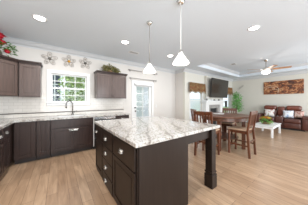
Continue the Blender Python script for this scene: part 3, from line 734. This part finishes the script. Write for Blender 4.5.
def valance(xc, wd, label, zt=2.17, zb=1.74):
    t = thing('window_valance', label, 'valance', (xc, YL - 0.001, 0), 0, 'patterned valances in the living room')
    tb = bmesh.new(); n_ = 60; ft = []; fb = []; bt_ = []; bb = []
    for i in range(n_ + 1):
        x = -wd / 2 + wd * i / n_; y = -0.095 - 0.022 * math.sin(i * 1.25); zz = zb + 0.05 * math.sin(PI * i / n_ * 3) ** 2
        ft.append(tb.verts.new((x, y, zt))); fb.append(tb.verts.new((x * 1.03, y - 0.02, zz)))
        bt_.append(tb.verts.new((x, y + 0.012, zt))); bb.append(tb.verts.new((x * 1.03, y - 0.008, zz)))
    for i in range(n_):
        tb.faces.new((ft[i], ft[i + 1], fb[i + 1], fb[i])); tb.faces.new((bt_[i + 1], bt_[i], bb[i], bb[i + 1]))
        tb.faces.new((fb[i], fb[i + 1], bb[i + 1], bb[i])); tb.faces.new((ft[i + 1], ft[i], bt_[i], bt_[i + 1]))
    bmesh.ops.recalc_face_normals(tb, faces=tb.faces)
    spart('drape', MB()._add(tb), 'valance', t, True)
    m = MB()
    for i in range(40):
        x = (-wd / 2 + wd * (i + 0.5) / 40) * 1.03; z = zb + 0.05 * math.sin(PI * (i + 0.5) / 40 * 3) ** 2
        m.box(x - 0.009, x + 0.009, -0.115, -0.105, z - 0.045 - 0.02 * (i % 3), z + 0.01)
    spart('fringe', m, 'fringe', t)
    spart('mounting_board', MB().box(-wd / 2, wd / 2, -0.07, 0, zt - 0.03, zt - 0.005), 'white', t)
valance(5.37, 1.26, 'brown patterned fringed valance over the window left of the fireplace')
valance(8.50, 1.20, 'brown patterned fringed valance over the window right of the television')

# ------------------------------------------------------------------ ficus
fi = thing('potted_ficus', 'tall bright green potted tree in the corner right of the television', 'plant', (8.84, 3.36, 0))
spart('pot', MB().lathe([(0.12, 0), (0.17, 0.30), (0.18, 0.33), (0.15, 0.33)], 20), 'wicker', fi, True)
spart('trunk', MB().tube([(0, 0, 0.3), (0.03, 0.01, 0.7), (-0.02, 0, 1.1), (0, 0, 1.45)], 0.022, 8, 0.01), 'bark', fi, True)
m = MB()
for (cx, cy, cz, r) in ((-0.05, -0.04, 1.50, 0.24), (0.08, 0.0, 1.25, 0.26), (-0.12, -0.05, 1.10, 0.24), (0.1, -0.08, 0.92, 0.22), (-0.02, 0.02, 1.68, 0.15)):
    m.cloud((cx, cy, cz), r, r, r, 110, 0.12, 0.055)
spart('foliage', m, 'leaf_bright', fi)
for c in ((0.12, -0.3, 1.35), (0.2, -0.32, 1.15)): bloom(c, 0.07, 6, 'pink', fi, 1)

# ------------------------------------------------------------------ far wall: painting and ornament
pt = thing('wall_painting', 'wide panoramic painting in browns and oranges above the loveseat', 'painting', (XF - 0.002, 1.424, 2.02))
spart('canvas', MB().box(-0.035, 0, -0.742, 0.742, -0.345, 0.345, 0.004, 1), 'painting', pt)
arc = MB()
for (yc, zc, r, a0, a1) in ((0.45, -0.10, 0.26, 0.3, 3.4), (0.45, -0.10, 0.17, 0.1, 2.6), (0.30, -0.20, 0.14, 1.0, 4.0)):
    arc.tube([(-0.0365, yc + r * 1.25 * math.cos(a0 + (a1 - a0) * i / 14), zc + r * 0.85 * math.sin(a0 + (a1 - a0) * i / 14)) for i in range(15)], 0.009, 6)
spart('pale_strokes', arc, pm('cream_paint', (0.62, 0.50, 0.36), 0.6), pt, True)
wd_ = thing('wall_ornament', 'small dark metal leaf ornament on the far wall near the corner', 'wall decoration', (XF - 0.001, 3.30, 2.17))
m = MB().tube([(-0.02, -0.14, 0.10), (-0.03, 0, 0.0), (-0.02, 0.12, -0.12)], 0.008, 6)
for k in range(7): s = -0.9 + 0.3 * k; m.leaf((-0.025, 0.13 * -s, 0.10 * s), (-0.1, (-1) ** k * 0.7, 0.5), 0.10, 0.045)
spart('leaf_spray', m, 'rod', wd_)

# ------------------------------------------------------------------ ceiling fan
fn = thing('ceiling_fan', 'ceiling fan with wooden blades and a glowing bowl light over the living room', 'ceiling fan', (6.75, 1.50, ZT))
spart('canopy', MB().lathe([(0.015, -0.085), (0.05, -0.07), (0.075, -0.02), (0.08, -0.001)], 20), 'nickel', fn, True)
spart('downrod', MB().tube([(0, 0, -0.08), (0, 0, -0.31)], 0.014, 10), 'rod', fn, True)
spart('motor', MB().lathe([(0.02, -0.30), (0.09, -0.315), (0.12, -0.36), (0.115, -0.42), (0.07, -0.45)], 24), 'nickel', fn, True)
spart('light_bowl', MB().lathe([(0.0005, -0.590), (0.07, -0.580), (0.125, -0.540), (0.150, -0.490), (0.145, -0.455), (0.06, -0.450)], 24), M['shade'], fn, True)
for k in range(5):
    a = R(-74 + 72 * k)
    b_ = MB().box(0.20, 0.72, -0.065, 0.065, -0.004, 0.004, 0.003, 1, mat=Matrix.Rotation(a, 4, 'Z') @ Matrix.Rotation(R(-13), 4, 'X'))
    o = spart('blade', b_, 'wood_fan', fn); o.location = (0, 0, -0.40)
    ar = spart('blade_arm', MB().box(0.09, 0.24, -0.018, 0.018, -0.010, -0.0045, mat=Matrix.Rotation(a, 4, 'Z') @ Matrix.Rotation(R(-13), 4, 'X')), 'nickel', o)
l = bpy.data.lights.new('bulb', 'POINT'); l.energy = 12; l.shadow_soft_size = 0.12; l.color = (1, 0.95, 0.88)
o = bpy.data.objects.new('bulb', l); COL.objects.link(o); o.parent = fn; o.location = (0, 0, -0.70)

# ------------------------------------------------------------------ dining table and chairs
tb_ = thing('dining_table', 'round counter-height reddish wood dining table beyond the island', 'table', (3.92, 1.87, 0))
spart('tabletop', MB().lathe([(0.64, 0.868), (0.705, 0.876), (0.715, 0.893), (0.705, 0.912), (0.0005, 0.912)], 48), 'table', tb_)
spart('apron', MB().lathe([(0.57, 0.78), (0.59, 0.78), (0.59, 0.867), (0.57, 0.867)], 40), 'table', tb_)
for k in range(4):
    a = R(197 + 90 * k)
    lg = MB().box(0.47, 0.56, -0.045, 0.045, 0, 0.80, 0.006, 1, mat=Matrix.Rotation(a, 4, 'Z'))
    spart('leg', lg, 'chair', tb_)
spart('shelf', MB().lathe([(0.40, 0.28), (0.41, 0.30), (0.0005, 0.30)], 32), 'table', tb_)
tag(MB().lathe([(0.13, 0), (0.15, 0.008), (0.155, 0.016), (0.12, 0.010), (0.0005, 0.009)], 28).build('serving_plate', 'white', loc=(3.95, 2.0, 0.9125), smooth=True), 'white round plate lying on the dining table', 'plate')

def make_chair(label):
    t = thing('counter_chair', label, 'chair', (0, 0, 0), 0, 'chairs round the dining table')
    hw = 0.20
    spart('seat', MB().box(-hw - 0.01, hw + 0.01, -0.19, 0.23, 0.600, 0.635, 0.014, 2), 'seat', t)
    sf = MB().box(-hw, hw, 0.185, 0.205, 0.535, 0.598).box(-hw, hw, -0.19, -0.17, 0.535, 0.598).box(-hw, -hw + 0.02, -0.17, 0.185, 0.535, 0.598).box(hw - 0.02, hw, -0.17, 0.185, 0.535, 0.598)
    spart('seat_frame', sf, 'chair', t)
    for s in (-1, 1):
        spart('leg', MB().box(s * (hw - 0.005) - 0.021, s * (hw - 0.005) + 0.021, 0.17, 0.212, 0, 0.598, 0.004, 1), 'chair', t)
        x = s * (hw - 0.005)
        bl = MB().bar((x, -0.245, 0), (x, -0.205, 0.60), 0.042, 0.042).bar((x, -0.205, 0.595), (x, -0.275, 1.07), 0.042, 0.034)
        spart('back_post', bl, 'chair', t)
        spart('stretcher', MB().bar((x, -0.235, 0.26), (x, 0.185, 0.26), 0.022, 0.03), 'chair', t)
    spart('stretcher', MB().box(-hw, hw, 0.182, 0.204, 0.17, 0.21), 'chair', t)
    spart('stretcher', MB().box(-hw, hw, -0.238, -0.218, 0.34, 0.375), 'chair', t)
    spart('crest_rail', MB().box(-hw - 0.012, hw + 0.012, -0.012, 0.012, 0, 0.085, 0.008, 2, mat=Matrix.Translation((0, -0.262, 0.985)) @ Matrix.Rotation(R(8.4), 4, 'X')), 'chair', t)
    spart('lower_rail', MB().box(-hw + 0.02, hw - 0.02, -0.22, -0.20, 0.70, 0.735), 'chair', t)
    for i in range(5):
        x = -0.13 + 0.065 * i
        spart('slat', MB().bar((x, -0.212, 0.73), (x, -0.258, 0.995), 0.028, 0.012), 'chair', t)
    return t
def chair_at(back, face_deg):     # back centre on the floor, direction faced
    a = R(face_deg); d = Vector((math.cos(a), math.sin(a)))
    return ((back[0] + d.x * 0.25, back[1] + d.y * 0.25, 0), a - PI / 2)
c0 = make_chair('nearest counter-height wooden chair with a tan seat, right of the island')
loc, rz = chair_at((3.69, 1.06), 90); c0.location = loc; c0.rotation_euler = (0, 0, rz)
for (b_, f_, lb) in (((2.68, 1.72), 8, 'orange-brown wooden chair pulled out between the island and the dining table'),
                     ((3.22, 2.36), -35, 'wooden chair at the far left of the dining table, below the left valance'),
                     ((4.62, 1.98), 187, 'wooden chair on the far side of the dining table in front of the fireplace')):
    loc, rz = chair_at(b_, f_); dup(c0, loc, rz, lb)

# ------------------------------------------------------------------ reclining loveseat along the far wall (faces -x)
SXF, SXB = 8.42, 9.26
sf = thing('reclining_loveseat', 'brown leather reclining loveseat with a centre console under the painting', 'sofa', (0, 0, 0))
def arm(y0, y1):
    a = spart('armrest', MB().box(SXF - 0.01, SXB - 0.12, y0, y1, 0.05, 0.60, 0.05, 3).box(SXF - 0.03, SXB - 0.20, y0 - 0.01, y1 + 0.01, 0.50, 0.66, 0.07, 4), 'leather', sf, True)
arm(2.10, 2.38); arm(0.44, 0.68)
spart('base', MB().box(SXF + 0.04, SXB - 0.05, 0.69, 2.09, 0.06, 0.30, 0.02, 2), 'leather', sf, True)
spart('foot_rail', MB().box(SXF + 0.1, SXB - 0.1, 0.60, 2.2, 0.0, 0.058), 'blackmat', sf)
for (y0, y1) in ((1.56, 2.09), (0.70, 1.25)):
    spart('seat_cushion', MB().box(SXF - 0.02, SXB - 0.26, y0, y1, 0.30, 0.50, 0.06, 4), 'leather', sf, True)
    spart('footrest', MB().box(SXF - 0.04, SXF + 0.03, y0 + 0.01, y1 - 0.01, 0.09, 0.31, 0.03, 3), 'leather', sf, True)
    bk_ = spart('back_cushion', MB().box(SXB - 0.34, SXB - 0.04, y0 - 0.01, y1 + 0.01, 0.46, 0.86, 0.08, 4), 'leather', sf, True)
    spart('headrest', MB().box(SXB - 0.36, SXB - 0.06, y0 + 0.02, y1 - 0.02, 0.85, 1.09, 0.085, 4), 'leather_red', sf, True)
spart('console', MB().box(SXF + 0.02, SXB - 0.28, 1.26, 1.55, 0.06, 0.58, 0.04, 3), 'leather', sf, True)
spart('console_back', MB().box(SXB - 0.30, SXB - 0.05, 1.265, 1.545, 0.46, 1.04, 0.06, 3), 'leather_red', sf, True)
cup = MB()
for yy in (1.34, 1.47): cup.lathe([(0.042, 0.0), (0.042, 0.008), (0.034, 0.008), (0.034, 0.002)], 16, Matrix.Translation((SXF + 0.17, yy, 0.581)))
spart('cup_holders', cup, 'steel', sf)
def pillow(x, y, z, w_, label, mat, tilt, rz):
    tb2 = bmesh.new(); bmesh.ops.create_cube(tb2, size=1); bmesh.ops.subdivide_edges(tb2, edges=list(tb2.edges), cuts=6, use_grid_fill=True)
    for v in tb2.verts:
        a, b2 = abs(v.co.y) * 2, abs(v.co.z) * 2
        k = (1 - a ** 3) * (1 - b2 ** 3); v.co.x = v.co.x * (0.02 + 0.15 * max(k, 0) ** 0.5)
        v.co.y *= w_ * (1 - 0.07 * (1 - b2 ** 2)); v.co.z *= w_ * (1 - 0.07 * (1 - a ** 2))
    o = MB()._add(tb2).build('throw_pillow', mat, smooth=True); o.location = (x, y, z); o.rotation_euler = (0, R(tilt), R(rz))
    return tag(o, label, 'pillow', 'throw pillows on the loveseat')
pillow(8.80, 1.82, 0.70, 0.40, 'white floral throw pillow on the left seat of the loveseat', 'pillow_w', 18, 6)
pillow(8.76, 1.13, 0.69, 0.36, 'pale blue and white throw pillow with a red flower on the right seat', 'pillow_b', 18, 8)
pillow(8.84, 0.80, 0.69, 0.33, 'dusty pink floral throw pillow against the right arm of the loveseat', 'pillow_p', 16, -12)

# ------------------------------------------------------------------ coffee table with flowers
ct = thing('coffee_table', 'white rectangular coffee table in front of the loveseat', 'coffee table', (6.08, 1.16, 0))
LX, LY = 1.22, 0.60
spart('tabletop', MB().box(-0.02, LX + 0.02, -0.02, LY + 0.02, 0.375, 0.405, 0.006, 1), 'white', ct)
spart('apron', MB().box(0.05, LX - 0.05, 0.01, 0.03, 0.30, 0.374).box(0.05, LX - 0.05, LY - 0.03, LY - 0.01, 0.30, 0.374).box(0.01, 0.03, 0.05, LY - 0.05, 0.30, 0.374).box(LX - 0.03, LX - 0.01, 0.05, LY - 0.05, 0.30, 0.374), 'white', ct)
for (a, b2) in ((0, 0), (LX - 0.06, 0), (0, LY - 0.06), (LX - 0.06, LY - 0.06)):
    spart('leg', MB().box(a, a + 0.06, b2, b2 + 0.06, 0, 0.374, 0.005, 1), 'white', ct)
fb_ = thing('flower_basket', 'low basket of yellow flowers and green leaves on the white coffee table', 'flowers', (6.62, 1.47, 0.406))
spart('basket', MB().lathe([(0.12, 0), (0.16, 0.05), (0.17, 0.08), (0.14, 0.07)], 20), 'wicker', fb_, True)
m = MB().cloud((0, 0, 0.12), 0.18, 0.18, 0.08, 110, 0.10, 0.04); spart('leaves', m, 'leaf_bright', fb_)
for k in range(15):
    a = k * 2.4; r = 0.02 + 0.010 * k
    bloom((r * math.cos(a), r * math.sin(a), 0.29 - r * 0.5), 0.085, 8, 'yellow' if k % 4 else 'orange', fb_, 2)
